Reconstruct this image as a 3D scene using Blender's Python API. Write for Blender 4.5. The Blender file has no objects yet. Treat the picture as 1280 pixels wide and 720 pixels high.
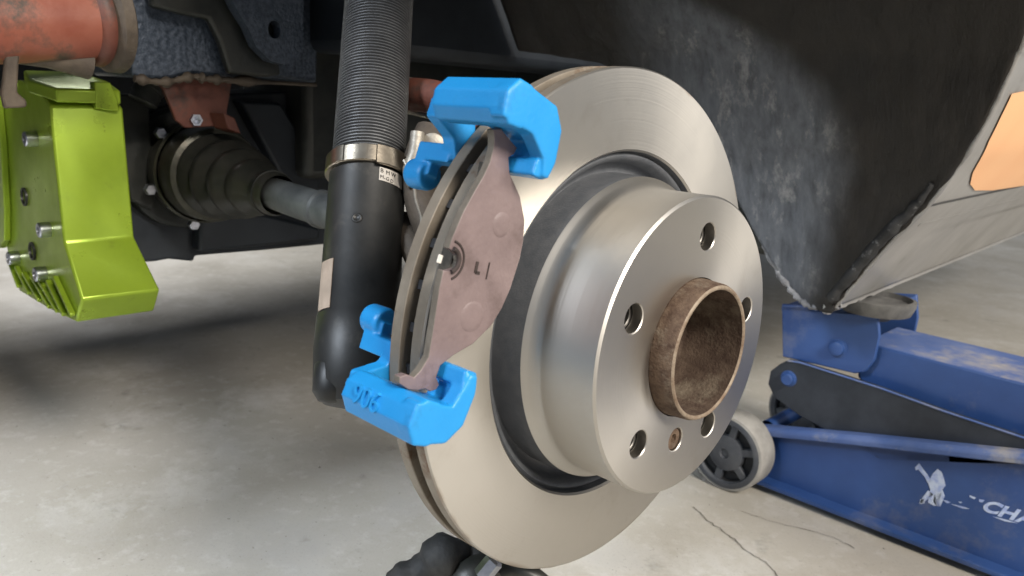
import bpy, bmesh, math, random
from mathutils import Vector, Matrix, noise as mnoise
random.seed(7)
R_ = math.radians
# ------------------------------------------------------------------ camera
SC = bpy.context.scene
COL = SC.collection
CR = Vector((0.71638, 0.69587, 0.05059))       # camera right
CD = Vector((0.19316, -0.12813, -0.97277))     # camera down
CF = Vector((-0.67044, 0.70664, -0.22620))     # camera forward
CP = Vector((0.20917, -0.36136, 0.12199))      # camera position, metres from the centre of the hat face
FPX = 985.05
FLOOR = -0.305
cam = bpy.data.cameras.new('camera'); cam.sensor_width = 36.0; cam.lens = FPX/1280*36
cam.clip_start = 0.01; cam.clip_end = 100
camo = bpy.data.objects.new('camera', cam); COL.objects.link(camo)
up, bk = -CD, -CF
camo.matrix_world = Matrix(((CR.x, up.x, bk.x, CP.x), (CR.y, up.y, bk.y, CP.y), (CR.z, up.z, bk.z, CP.z), (0, 0, 0, 1)))
cam.dof.use_dof = True; cam.dof.focus_distance = 0.46; cam.dof.aperture_fstop = 14.0
SC.camera = camo
# ------------------------------------------------------------------ world and lamps
w = bpy.data.worlds.new('World'); SC.world = w; w.use_nodes = True
w.node_tree.nodes['Background'].inputs[0].default_value = (0.80, 0.88, 1.0, 1)
w.node_tree.nodes['Background'].inputs[1].default_value = 0.27
def area(name, loc, target, size, size_y, power, col):
    l = bpy.data.lights.new(name, 'AREA'); l.shape = 'RECTANGLE'; l.size = size; l.size_y = size_y
    l.energy = power; l.color = col
    o = bpy.data.objects.new(name, l); COL.objects.link(o); o.location = loc
    o.rotation_euler = (Vector(target)-Vector(loc)).to_track_quat('-Z', 'Y').to_euler()
    return o
area('workshop_lamp', (2.25, -0.50, 1.75), (-0.1, 0.0, -0.1), 0.65, 0.65, 100, (1.0, 0.92, 0.82))
area('workshop_lamp', (2.6, 1.2, 1.25), (-0.1, 0.0, -0.1), 0.9, 0.9, 55, (1.0, 0.93, 0.83))
dl = area('open_door_daylight', (-0.9, -2.6, 1.6), (-1.1, -0.30, -0.3), 1.3, 0.9, 23, (0.82, 0.90, 1.0)); dl.data.spread = R_(37)
area('far_side_daylight', (-3.6, 0.8, 1.4), (-2.0, 0.7, -0.3), 1.5, 1.0, 70, (1.0, 0.97, 0.92))
vs = SC.view_settings; vs.view_transform = 'Standard'; vs.look = 'None'; vs.exposure = 0.2; vs.gamma = 1.0
vs.use_curve_mapping = False
# ------------------------------------------------------------------ helpers
def ray(x, y): return CR*((x-640)/FPX) + CD*((y-360)/FPX) + CF
def atx(x, y, X): d = ray(x, y); return CP + d*((X-CP.x)/d.x)
def aty(x, y, Y): d = ray(x, y); return CP + d*((Y-CP.y)/d.y)
def atz(x, y, Z): d = ray(x, y); return CP + d*((Z-CP.z)/d.z)
def atd(x, y, D): return CP + ray(x, y)*D

def mat(name, col, col2=None, scale=30, rough=0.5, metal=0.0, bump=0.0, bscale=200, rvar=0.0, spec=0.5,
        contrast=(0.35, 0.65), coat=0.0, aniso=0.0, third=None, tscale=6, tramp=(0.55, 0.7), detail=6, stretch=None):
    m = bpy.data.materials.new(name); m.use_nodes = True
    nt = m.node_tree; N = nt.nodes; L = nt.links; b = N['Principled BSDF']
    b.inputs['Roughness'].default_value = rough; b.inputs['Metallic'].default_value = metal
    b.inputs['Specular IOR Level'].default_value = spec
    b.inputs['Coat Weight'].default_value = coat
    tc = N.new('ShaderNodeTexCoord'); src = tc.outputs['Object']
    if stretch:
        mp = N.new('ShaderNodeMapping'); mp.inputs['Scale'].default_value = stretch; L.new(src, mp.inputs[0]); src = mp.outputs[0]
    out = None
    if col2:
        n = N.new('ShaderNodeTexNoise'); n.inputs['Scale'].default_value = scale; n.inputs['Detail'].default_value = detail
        n.inputs['Roughness'].default_value = 0.62
        L.new(src, n.inputs['Vector'])
        r = N.new('ShaderNodeValToRGB'); r.color_ramp.elements[0].position = contrast[0]; r.color_ramp.elements[1].position = contrast[1]
        r.color_ramp.elements[0].color = (*col, 1); r.color_ramp.elements[1].color = (*col2, 1)
        L.new(n.outputs['Fac'], r.inputs[0]); out = r.outputs[0]
        if rvar:
            mr = N.new('ShaderNodeMapRange'); mr.inputs[3].default_value = rough-rvar; mr.inputs[4].default_value = rough+rvar
            mr.inputs[1].default_value = 0.3; mr.inputs[2].default_value = 0.7
            L.new(n.outputs['Fac'], mr.inputs[0]); L.new(mr.outputs[0], b.inputs['Roughness'])
    if third:
        n3 = N.new('ShaderNodeTexNoise'); n3.inputs['Scale'].default_value = tscale; n3.inputs['Detail'].default_value = 8
        n3.inputs['Roughness'].default_value = 0.7
        L.new(src, n3.inputs['Vector'])
        r3 = N.new('ShaderNodeValToRGB'); r3.color_ramp.elements[0].position = tramp[0]; r3.color_ramp.elements[1].position = tramp[1]
        r3.color_ramp.elements[0].color = (0, 0, 0, 1); r3.color_ramp.elements[1].color = (1, 1, 1, 1)
        L.new(n3.outputs['Fac'], r3.inputs[0])
        mx = N.new('ShaderNodeMix'); mx.data_type = 'RGBA'; L.new(r3.outputs[0], mx.inputs[0])
        if out: L.new(out, mx.inputs[6])
        else: mx.inputs[6].default_value = (*col, 1)
        mx.inputs[7].default_value = (*third, 1); out = mx.outputs[2]
    if out: L.new(out, b.inputs['Base Color'])
    else: b.inputs['Base Color'].default_value = (*col, 1)
    if bump:
        nb = N.new('ShaderNodeTexNoise'); nb.inputs['Scale'].default_value = bscale; nb.inputs['Detail'].default_value = 5
        L.new(src, nb.inputs['Vector'])
        bp = N.new('ShaderNodeBump'); bp.inputs['Strength'].default_value = bump; bp.inputs['Distance'].default_value = 0.001
        L.new(nb.outputs['Fac'], bp.inputs['Height']); L.new(bp.outputs[0], b.inputs['Normal'])
    if aniso:
        b.inputs['Anisotropic'].default_value = aniso
        t = N.new('ShaderNodeTangent'); t.direction_type = 'RADIAL'; t.axis = 'X'
        L.new(t.outputs[0], b.inputs['Tangent'])
    return m

def turned(name, col, col2, rough, aniso):
    """lathe-turned steel: grooves run in circles round the X axis"""
    m = mat(name, col, col2, 9, rough, 1.0, aniso=aniso, contrast=(0.3, 0.7), rvar=0.05)
    nt = m.node_tree; N = nt.nodes; L = nt.links; b = N['Principled BSDF']
    tc = N.new('ShaderNodeTexCoord'); sx = N.new('ShaderNodeSeparateXYZ'); L.new(tc.outputs['Object'], sx.inputs[0])
    cb = N.new('ShaderNodeCombineXYZ'); L.new(sx.outputs[1], cb.inputs[0]); L.new(sx.outputs[2], cb.inputs[1])
    ln = N.new('ShaderNodeVectorMath'); ln.operation = 'LENGTH'; L.new(cb.outputs[0], ln.inputs[0])
    c2 = N.new('ShaderNodeCombineXYZ'); L.new(ln.outputs['Value'], c2.inputs[0]); L.new(sx.outputs[0], c2.inputs[1])
    n = N.new('ShaderNodeTexNoise'); n.inputs['Scale'].default_value = 900; n.inputs['Detail'].default_value = 3
    L.new(c2.outputs[0], n.inputs['Vector'])
    bp = N.new('ShaderNodeBump'); bp.inputs['Strength'].default_value = 0.10; bp.inputs['Distance'].default_value = 0.0005
    L.new(n.outputs['Fac'], bp.inputs['Height']); L.new(bp.outputs[0], b.inputs['Normal'])
    # brown residue creeping in from the outer edge, and smudges
    prev = b.inputs['Base Color'].links[0].from_socket
    e1 = N.new('ShaderNodeMapRange'); e1.inputs[1].default_value = 0.1360; e1.inputs[2].default_value = 0.1456; L.new(ln.outputs['Value'], e1.inputs[0])
    ns = N.new('ShaderNodeTexNoise'); ns.inputs['Scale'].default_value = 34; ns.inputs['Detail'].default_value = 8; L.new(tc.outputs['Object'], ns.inputs['Vector'])
    mu = N.new('ShaderNodeMath'); mu.operation = 'MULTIPLY'; L.new(e1.outputs[0], mu.inputs[0]); L.new(ns.outputs['Fac'], mu.inputs[1])
    r5 = N.new('ShaderNodeMapRange'); r5.inputs[1].default_value = 0.46; r5.inputs[2].default_value = 0.66; r5.inputs[4].default_value = 0.6; L.new(mu.outputs[0], r5.inputs[0])
    mx = N.new('ShaderNodeMix'); mx.data_type = 'RGBA'; L.new(r5.outputs[0], mx.inputs[0]); L.new(prev, mx.inputs[6]); mx.inputs[7].default_value = (0.20, 0.12, 0.06, 1)
    sm = N.new('ShaderNodeTexNoise'); sm.inputs['Scale'].default_value = 16; sm.inputs['Detail'].default_value = 9; sm.inputs['Roughness'].default_value = 0.72; L.new(tc.outputs['Object'], sm.inputs['Vector'])
    r6 = N.new('ShaderNodeMapRange'); r6.inputs[1].default_value = 0.58; r6.inputs[2].default_value = 0.74; r6.inputs[4].default_value = 0.35; L.new(sm.outputs['Fac'], r6.inputs[0])
    mx2 = N.new('ShaderNodeMix'); mx2.data_type = 'RGBA'; L.new(r6.outputs[0], mx2.inputs[0]); L.new(mx.outputs[2], mx2.inputs[6]); mx2.inputs[7].default_value = (0.36, 0.32, 0.27, 1)
    L.new(mx2.outputs[2], b.inputs['Base Color'])
    return m

M = {}
M['turned'] = turned('turned_steel', (0.55, 0.53, 0.495), (0.50, 0.48, 0.445), 0.42, 0.62)
M['rotor_edge'] = mat('cast_rotor_edge', (0.27, 0.235, 0.19), (0.20, 0.168, 0.13), 40, 0.6, 0.35, 0.08, 500, third=(0.13, 0.065, 0.03), tscale=25, tramp=(0.56, 0.66))
M['cast_dark'] = mat('dark_cast_iron', (0.012, 0.014, 0.018), (0.035, 0.035, 0.038), 90, 0.6, 0.2, 0.3, 700)
M['groove'] = mat('grey_coated_iron', (0.085, 0.092, 0.102), (0.115, 0.12, 0.13), 140, 0.42, 0.0, 0.2, 900, third=(0.30, 0.30, 0.30), tscale=240, tramp=(0.69, 0.73))
M['rust'] = mat('rusty_steel', (0.065, 0.037, 0.024), (0.135, 0.090, 0.060), 170, 0.75, 0.35, 0.7, 700, third=(0.20, 0.16, 0.12), tscale=60, tramp=(0.52, 0.68))
M['rust_in'] = mat('rusty_bore', (0.05, 0.029, 0.019), (0.10, 0.068, 0.047), 120, 0.85, 0.1, 0.6, 600, third=(0.20, 0.165, 0.12), tscale=45, tramp=(0.52, 0.74))
M['rim'] = mat('scraped_rust_rim', (0.27, 0.22, 0.165), (0.15, 0.10, 0.065), 130, 0.65, 0.3, 0.4, 600)
M['flange'] = mat('hub_flange_steel', (0.10, 0.095, 0.09), (0.2, 0.19, 0.175), 80, 0.45, 0.9, 0.2)
M['pad'] = mat('mauve_coated_steel', (0.185, 0.138, 0.137), (0.142, 0.103, 0.103), 55, 0.5, 0.0, 0.30, 320, third=(0.095, 0.066, 0.062), tscale=34, tramp=(0.54, 0.72), rvar=0.08)
M['pad_edge'] = mat('bare_pad_edge', (0.17, 0.148, 0.12), (0.115, 0.098, 0.078), 100, 0.65, 0.1, 0.2)
M['friction'] = mat('friction_compound', (0.05, 0.044, 0.036), (0.075, 0.066, 0.054), 320, 0.85, 0.0, 0.3, 800, third=(0.03, 0.027, 0.024), tscale=400, tramp=(0.58, 0.64))
M['mark'] = mat('stamped_mark', (0.035, 0.028, 0.026), (0.055, 0.042, 0.040), 200, 0.75, spec=0.2)
M['dab_white'] = mat('matt_white', (0.62, 0.60, 0.56), (0.5, 0.48, 0.44), 60, 0.7)
M['blue_clip'] = mat('blue_plastic', (0.010, 0.235, 0.58), (0.013, 0.26, 0.62), 25, 0.42, 0.0, 0.14, 650, rvar=0.08, third=(0.011, 0.17, 0.42), tscale=45, tramp=(0.60, 0.80))
M['strut_thread'] = mat('threaded_dark_alloy', (0.10, 0.103, 0.108), (0.145, 0.148, 0.152), 60, 0.42, 0.35, 0.15, third=(0.33, 0.32, 0.31), tscale=110, tramp=(0.66, 0.72))
M['strut_tube'] = mat('black_strut_tube', (0.010, 0.0105, 0.0105), (0.02, 0.02, 0.019), 40, 0.46, 0.1, 0.1, third=(0.06, 0.055, 0.048), tscale=30, tramp=(0.58, 0.75))
M['clamp'] = mat('bright_collar', (0.44, 0.39, 0.32), (0.33, 0.29, 0.235), 60, 0.28, 1.0, 0.1)
M['label'] = mat('paper_label', (0.50, 0.47, 0.43), (0.42, 0.39, 0.355), 70, 0.6)
M['label_tan'] = mat('tan_paper_label', (0.40, 0.31, 0.24), (0.30, 0.235, 0.18), 60, 0.7)
M['ink'] = mat('black_ink', (0.02, 0.02, 0.02), None, rough=0.6)
M['green'] = mat('lime_anodised', (0.275, 0.395, 0.030), (0.225, 0.33, 0.022), 22, 0.33, 0.40, 0.03, 260, rvar=0.08, third=(0.13, 0.16, 0.02), tscale=30, tramp=(0.60, 0.84))
M['bolt'] = mat('zinc_bolt', (0.55, 0.57, 0.63), (0.38, 0.40, 0.46), 120, 0.32, 1.0)
M['red'] = mat('worn_red_paint', (0.20, 0.052, 0.030), (0.27, 0.095, 0.062), 22, 0.5, 0.0, 0.3, 180, third=(0.06, 0.046, 0.036), tscale=13, tramp=(0.53, 0.62))
M['rust_red'] = mat('rusty_red_metal', (0.085, 0.024, 0.015), (0.14, 0.045, 0.028), 30, 0.6, 0.0, 0.3, 250, third=(0.05, 0.035, 0.03), tscale=22, tramp=(0.55, 0.68))
M['grime'] = mat('greasy_grime', (0.045, 0.034, 0.025), (0.09, 0.07, 0.05), 50, 0.7, 0.1, 0.5, 300)
M['subframe'] = mat('blue_grey_hammered_paint', (0.026, 0.037, 0.055), (0.085, 0.105, 0.14), 230, 0.40, 0.25, 1.0, 240)
M['black_metal'] = mat('black_greasy_metal', (0.012, 0.0145, 0.0145), (0.030, 0.031, 0.027), 25, 0.42, 0.2, 0.3, 150)
M['navy_metal'] = mat('navy_black_paint', (0.007, 0.0105, 0.016), (0.015, 0.020, 0.027), 18, 0.55, 0.1, 0.2, 120)
M['casting_black'] = mat('dull_black_casting', (0.016, 0.017, 0.018), (0.038, 0.037, 0.034), 60, 0.7, 0.0, 0.6, 260)
M['rubber'] = mat('black_rubber', (0.016, 0.0175, 0.015), (0.034, 0.033, 0.028), 40, 0.40, 0.0, 0.15, 200)
M['joint_metal'] = mat('oily_joint_metal', (0.035, 0.036, 0.027), (0.075, 0.072, 0.055), 30, 0.36, 0.5, 0.3, 160, third=(0.05, 0.032, 0.02), tscale=18, tramp=(0.55, 0.7))
M['shaft'] = mat('dull_steel_shaft', (0.05, 0.053, 0.052), (0.10, 0.103, 0.098), 35, 0.55, 0.4, 0.25, 120)
M['silver_cast'] = mat('pale_cast_alloy', (0.36, 0.335, 0.29), (0.24, 0.22, 0.19), 60, 0.5, 0.6, 0.3, 300)
M['skin'] = mat('bare_grey_bodywork', (0.36, 0.355, 0.345), (0.27, 0.265, 0.255), 9, 0.38, 0.35, 0.1, 60, third=(0.20, 0.19, 0.18), tscale=18, tramp=(0.62, 0.75), rvar=0.08)
M['ragged'] = mat('torn_sealant', (0.10, 0.10, 0.105), (0.36, 0.36, 0.37), 60, 0.7, 0.0, 0.9, 220)
M['torn_dark'] = mat('dark_torn_sealant', (0.012, 0.012, 0.012), (0.04, 0.04, 0.04), 50, 0.7, 0.0, 1.0, 220, third=(0.20, 0.20, 0.20), tscale=120, tramp=(0.60, 0.70))
M['orange'] = mat('pale_orange_film', (0.74, 0.40, 0.20), (0.76, 0.43, 0.22), 10, 0.5)
M['jack'] = mat('blue_jack_paint', (0.018, 0.052, 0.175), (0.030, 0.075, 0.225), 10, 0.42, 0.0, 0.1, 80, third=(0.18, 0.18, 0.20), tscale=7, tramp=(0.57, 0.82), rvar=0.08)
M['jack_dusty'] = mat('dusty_blue_paint', (0.045, 0.09, 0.25), (0.10, 0.145, 0.30), 16, 0.6, 0.0, 0.15, 150, third=(0.30, 0.285, 0.26), tscale=14, tramp=(0.5, 0.68))
M['jack_black'] = mat('black_link_bar', (0.016, 0.02, 0.027), (0.03, 0.035, 0.045), 30, 0.5, 0.2, 0.2)
M['wheel_tread'] = mat('dusty_wheel_tread', (0.33, 0.32, 0.295), (0.22, 0.21, 0.195), 40, 0.75, 0.0, 0.4, 200)
M['wheel_hub'] = mat('dark_wheel_plastic', (0.04, 0.046, 0.058), (0.075, 0.08, 0.09), 40, 0.6, 0.0, 0.2)
M['wheel_void'] = mat('black_wheel_recess', (0.015, 0.016, 0.018), None, rough=0.7)
M['saddle'] = mat('saddle_rubber', (0.055, 0.055, 0.055), (0.12, 0.118, 0.112), 50, 0.7, 0.0, 0.3)
M['flake'] = mat('worn_white_print', (0.50, 0.58, 0.74), (0.32, 0.40, 0.66), 160, 0.6, contrast=(0.45, 0.6))

# -- concrete floor
def concrete():
    m = mat('workshop_concrete', (0.45, 0.425, 0.375), (0.34, 0.315, 0.268), 3.2, 0.62, 0.0, 0.25, 260, rvar=0.12, contrast=(0.3, 0.7),
            third=(0.56, 0.55, 0.525), tscale=9, tramp=(0.50, 0.78))
    nt = m.node_tree; N = nt.nodes; L = nt.links; b = N['Principled BSDF']
    prev = b.inputs['Base Color'].links[0].from_socket
    tc = N.new('ShaderNodeTexCoord')
    def layer(scale, lo, hi, col, fac, prev, detail=8, ty='n'):
        n = N.new('ShaderNodeTexNoise'); n.inputs['Scale'].default_value = scale; n.inputs['Detail'].default_value = detail
        n.inputs['Roughness'].default_value = 0.65
        L.new(tc.outputs['Object'], n.inputs['Vector'])
        r = N.new('ShaderNodeMapRange'); r.inputs[1].default_value = lo; r.inputs[2].default_value = hi; r.inputs[4].default_value = fac
        L.new(n.outputs['Fac'], r.inputs[0])
        mx = N.new('ShaderNodeMix'); mx.data_type = 'RGBA'; L.new(r.outputs[0], mx.inputs[0]); L.new(prev, mx.inputs[6])
        mx.inputs[7].default_value = (*col, 1); return mx.outputs[2]
    prev = layer(55, 0.54, 0.68, (0.55, 0.54, 0.51), 0.45, prev)
    prev = layer(21, 0.60, 0.72, (0.15, 0.14, 0.12), 0.45, prev)
    prev = layer(420, 0.60, 0.72, (0.20, 0.19, 0.17), 0.35, prev, 2)
    prev = layer(4.5, 0.56, 0.74, (0.21, 0.18, 0.14), 0.6, prev, 10)
    prev = layer(150, 0.68, 0.74, (0.06, 0.055, 0.05), 0.8, prev, 3)
    L.new(prev, b.inputs['Base Color'])
    return m
M['concrete'] = concrete()

# -- liner: black near the lip, blue-grey sprayed sealant further in, painted shade deepest inboard
def liner_mat():
    m = bpy.data.materials.new('sprayed_wheel_arch'); m.use_nodes = True
    nt = m.node_tree; N = nt.nodes; L = nt.links; b = N['Principled BSDF']; b.inputs['Roughness'].default_value = 0.55
    tc = N.new('ShaderNodeTexCoord'); at = N.new('ShaderNodeAttribute'); at.attribute_name = 'lip_black_inboard_shade'
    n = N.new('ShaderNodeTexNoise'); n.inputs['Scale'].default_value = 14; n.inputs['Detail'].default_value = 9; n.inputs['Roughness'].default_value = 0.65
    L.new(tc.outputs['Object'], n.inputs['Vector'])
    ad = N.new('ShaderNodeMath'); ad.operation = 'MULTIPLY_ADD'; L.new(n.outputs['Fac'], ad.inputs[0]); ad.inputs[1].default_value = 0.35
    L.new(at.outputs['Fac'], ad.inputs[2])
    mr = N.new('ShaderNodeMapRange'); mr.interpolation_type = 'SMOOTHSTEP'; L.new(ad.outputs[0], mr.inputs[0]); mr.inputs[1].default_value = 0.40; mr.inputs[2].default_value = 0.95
    # blue grey, brushed streaks
    mp = N.new('ShaderNodeMapping'); mp.inputs['Scale'].default_value = (95, 95, 8); mp.inputs['Rotation'].default_value = (0, 0.5, 0)
    L.new(tc.outputs['Object'], mp.inputs[0])
    st = N.new('ShaderNodeTexNoise'); st.inputs['Scale'].default_value = 1.0; st.inputs['Detail'].default_value = 7; st.inputs['Roughness'].default_value = 0.7
    L.new(mp.outputs[0], st.inputs['Vector'])
    r1 = N.new('ShaderNodeValToRGB'); L.new(st.outputs['Fac'], r1.inputs[0])
    e = r1.color_ramp.elements; e[0].position = 0.3; e[0].color = (0.058, 0.065, 0.077, 1); e[1].position = 0.68; e[1].color = (0.155, 0.168, 0.190, 1)
    # pale scuffs
    sc = N.new('ShaderNodeTexNoise'); sc.inputs['Scale'].default_value = 1.0; sc.inputs['Detail'].default_value = 10; sc.inputs['Roughness'].default_value = 0.75
    mp2 = N.new('ShaderNodeMapping'); mp2.inputs['Scale'].default_value = (34, 34, 15); mp2.inputs['Rotation'].default_value = (0, -0.6, 0)
    L.new(tc.outputs['Object'], mp2.inputs[0]); L.new(mp2.outputs[0], sc.inputs['Vector'])
    r2 = N.new('ShaderNodeMapRange'); r2.inputs[1].default_value = 0.55; r2.inputs[2].default_value = 0.68; r2.inputs[4].default_value = 0.5; L.new(sc.outputs['Fac'], r2.inputs[0])
    m1 = N.new('ShaderNodeMix'); m1.data_type = 'RGBA'; L.new(r2.outputs[0], m1.inputs[0]); L.new(r1.outputs[0], m1.inputs[6]); m1.inputs[7].default_value = (0.48, 0.48, 0.47, 1)
    # black tone of the lip band and of the painted inboard shade
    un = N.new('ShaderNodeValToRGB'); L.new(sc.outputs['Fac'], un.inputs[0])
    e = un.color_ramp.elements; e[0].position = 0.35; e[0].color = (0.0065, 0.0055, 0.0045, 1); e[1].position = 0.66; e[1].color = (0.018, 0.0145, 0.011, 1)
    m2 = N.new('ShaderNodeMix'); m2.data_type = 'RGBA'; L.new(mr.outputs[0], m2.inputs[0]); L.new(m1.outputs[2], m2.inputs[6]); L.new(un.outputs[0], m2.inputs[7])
    L.new(m2.outputs[2], b.inputs['Base Color'])
    bp = N.new('ShaderNodeBump'); bp.inputs['Strength'].default_value = 0.5; bp.inputs['Distance'].default_value = 0.003
    L.new(st.outputs['Fac'], bp.inputs['Height']); L.new(bp.outputs[0], b.inputs['Normal'])
    return m
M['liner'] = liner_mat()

# -- object creation
OFF = {}
def thing(name, loc, label, cat, group=None):
    o = bpy.data.objects.new(name, None); COL.objects.link(o); o.location = loc; o.empty_display_size = 0.02
    o['label'] = label; o['category'] = cat
    if group: o['group'] = group
    OFF[o.name] = Vector(loc); return o
def smooth(me, ang=35):
    for p in me.polygons: p.use_smooth = True
    me.set_sharp_from_angle(angle=R_(ang))
def obj(name, bm, material, parent=None, bevel=0, seg=2, ang=35, kind=None, label=None):
    bmesh.ops.recalc_face_normals(bm, faces=bm.faces[:])
    me = bpy.data.meshes.new(name); bm.to_mesh(me); bm.free()
    o = bpy.data.objects.new(name, me); COL.objects.link(o)
    off = OFF[parent.name] if parent else Vector((0, 0, 0))
    me.transform(Matrix.Translation(-off)); OFF[o.name] = off.copy()
    smooth(me, ang)
    for mm in (material if isinstance(material, (list, tuple)) else [material]): me.materials.append(mm)
    if parent: o.parent = parent
    if bevel:
        b = o.modifiers.new('bevel', 'BEVEL'); b.width = bevel; b.segments = seg; b.limit_method = 'ANGLE'; b.angle_limit = R_(30)
        b.harden_normals = False
    if kind: o['kind'] = kind
    if label: o['label'] = label
    return o
def top(o, label=None, cat=None, group=None, kind=None):
    if label: o['label'] = label
    if cat: o['category'] = cat
    if group: o['group'] = group
    if kind: o['kind'] = kind
    return o
def lathe(prof, n=96, mtx=None, close=False, bm=None, arc=None):
    """revolve (x, r) pairs about the X axis"""
    bm = bm or bmesh.new(); rings = []
    full = arc is None
    a0, a1 = arc or (0, 2*math.pi)
    cnt = n if full else n+1
    for x, r in prof:
        ring = []
        if r < 1e-6:
            v = bm.verts.new((x, 0, 0)); ring = [v]*cnt
        else:
            for k in range(cnt):
                a = a0+(a1-a0)*k/n
                ring.append(bm.verts.new((x, r*math.cos(a), r*math.sin(a))))
        rings.append(ring)
    pairs = list(zip(rings, rings[1:]))
    if close: pairs.append((rings[-1], rings[0]))
    for A, B in pairs:
        for k in range(n):
            j = (k+1) % cnt if full else k+1
            q = []
            for v in (A[k], A[j], B[j], B[k]):
                if v not in q: q.append(v)
            if len(q) > 2: bm.faces.new(q)
    if mtx: bmesh.ops.transform(bm, matrix=mtx, verts=bm.verts[:])
    return bm
def along(p, q):
    """matrix taking the X axis to the line p -> q, origin at p"""
    d = (Vector(q)-Vector(p)).normalized()
    return Matrix.Translation(p) @ d.to_track_quat('X', 'Z').to_matrix().to_4x4()
def prism(pts, vec, bm=None):
    bm = bm or bmesh.new(); vec = Vector(vec)
    a = [bm.verts.new(p) for p in pts]; b = [bm.verts.new(Vector(p)+vec) for p in pts]
    bm.faces.new(a); bm.faces.new(b[::-1])
    n = len(pts)
    for i in range(n): bm.faces.new((a[i], b[i], b[(i+1) % n], a[(i+1) % n]))
    return bm
def box(lo, hi, bm=None, mtx=None):
    pts = [(lo[0], lo[1], lo[2]), (hi[0], lo[1], lo[2]), (hi[0], hi[1], lo[2]), (lo[0], hi[1], lo[2])]
    if mtx is None: return prism(pts, (0, 0, hi[2]-lo[2]), bm)
    b2 = bmesh.new(); prism(pts, (0, 0, hi[2]-lo[2]), b2)
    bmesh.ops.transform(b2, matrix=mtx, verts=b2.verts[:])
    me = bpy.data.meshes.new('t'); b2.to_mesh(me); b2.free()
    bm = bm or bmesh.new(); bm.from_mesh(me); bpy.data.meshes.remove(me); return bm
def tube(path, rad, n=12, bm=None):
    bm = bm or bmesh.new(); P = [Vector(p) for p in path]; rings = []
    nrm = Vector((0.3, 0.2, 1)).normalized()
    for i, p in enumerate(P):
        t = (P[min(i+1, len(P)-1)]-P[max(i-1, 0)]).normalized()
        u = t.cross(nrm).normalized(); v = u.cross(t)
        r = rad[i] if isinstance(rad, (list, tuple)) else rad
        rings.append([bm.verts.new(p+u*(r*math.cos(2*math.pi*k/n))+v*(r*math.sin(2*math.pi*k/n))) for k in range(n)])
    for A, B in zip(rings, rings[1:]):
        for k in range(n): bm.faces.new((A[k], A[(k+1) % n], B[(k+1) % n], B[k]))
    bm.faces.new(rings[0]); bm.faces.new(rings[-1][::-1]); return bm
def spline(pts, n=8):
    P = [Vector(p) for p in pts]; out = []
    for i in range(len(P)-1):
        a, b, c, d = P[max(i-1, 0)], P[i], P[i+1], P[min(i+2, len(P)-1)]
        for k in range(n):
            t = k/n
            out.append(0.5*((2*b)+(c-a)*t+(2*a-5*b+4*c-d)*t*t+(3*b-a-3*c+d)*t**3))
    out.append(P[-1]); return out
def text_mesh(s, size, depth, mtx, bm=None, bold=0):
    cu = bpy.data.curves.new('t', 'FONT'); cu.body = s; cu.size = size; cu.extrude = depth; cu.offset = bold; cu.align_x = 'CENTER'; cu.align_y = 'CENTER'
    o = bpy.data.objects.new('t', cu); COL.objects.link(o)
    dg = bpy.context.evaluated_depsgraph_get(); me = bpy.data.meshes.new_from_object(o.evaluated_get(dg))
    bpy.data.objects.remove(o); bm = bm or bmesh.new()
    me.transform(mtx); bm.from_mesh(me); bpy.data.meshes.remove(me); return bm
def basis(o, x, y, z):
    return Matrix(((x.x, y.x, z.x, o[0]), (x.y, y.y, z.y, o[1]), (x.z, y.z, z.z, o[2]), (0, 0, 0, 1)))
def clone(src, loc, rot=None, parent=None):
    c = src.copy(); COL.objects.link(c); c.location = loc
    if rot is not None: c.rotation_euler = rot
    if parent: c.parent = parent
    return c
V = Vector
# ------------------------------------------------------------------ the floor
bm = bmesh.new()
bmesh.ops.create_grid(bm, x_segments=2, y_segments=2, size=7.0)
bmesh.ops.translate(bm, verts=bm.verts[:], vec=(0, 0, FLOOR))
floor = obj('floor', bm, M['concrete']); top(floor, kind='structure')
# hairline crack in the floor
def crack(px, wid):
    bm = bmesh.new(); P = [atz(x, y, FLOOR) for x, y in px]
    Q = []
    for p, q in zip(P, P[1:]):
        for k in range(6):
            v = p.lerp(q, k/6); v += V((random.uniform(-1, 1), random.uniform(-1, 1), 0))*0.0022; Q.append(v)
    L = []
    for i, p in enumerate(Q):
        t = (Q[min(i+1, len(Q)-1)]-Q[max(0, i-1)]).normalized(); u = V((-t.y, t.x, 0))*wid*random.uniform(0.4, 1.2)
        L.append((bm.verts.new(p+u+V((0, 0, .0006))), bm.verts.new(p-u+V((0, 0, .0006)))))
    for a, b in zip(L, L[1:]): bm.faces.new((a[0], a[1], b[1], b[0]))
    return bm
M['crack'] = mat('crack_dirt', (0.10, 0.09, 0.075), (0.2, 0.185, 0.16), 90, 0.9)
obj('floor_crack', crack([(868, 634), (890, 655), (915, 672), (935, 690), (960, 706), (985, 735)], 0.0008), M['crack'], floor)
obj('floor_crack', crack([(925, 640), (975, 655), (1030, 668), (1080, 690)], 0.0005), M['crack'], floor)

# ------------------------------------------------------------------ the brake disc
disc = thing('brake_disc', (0, 0, 0), 'large vented brake disc of bare turned steel with raised five-hole hat', 'brake disc')
RX, RR, GI = -0.050, 0.1452, 0.1015
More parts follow.
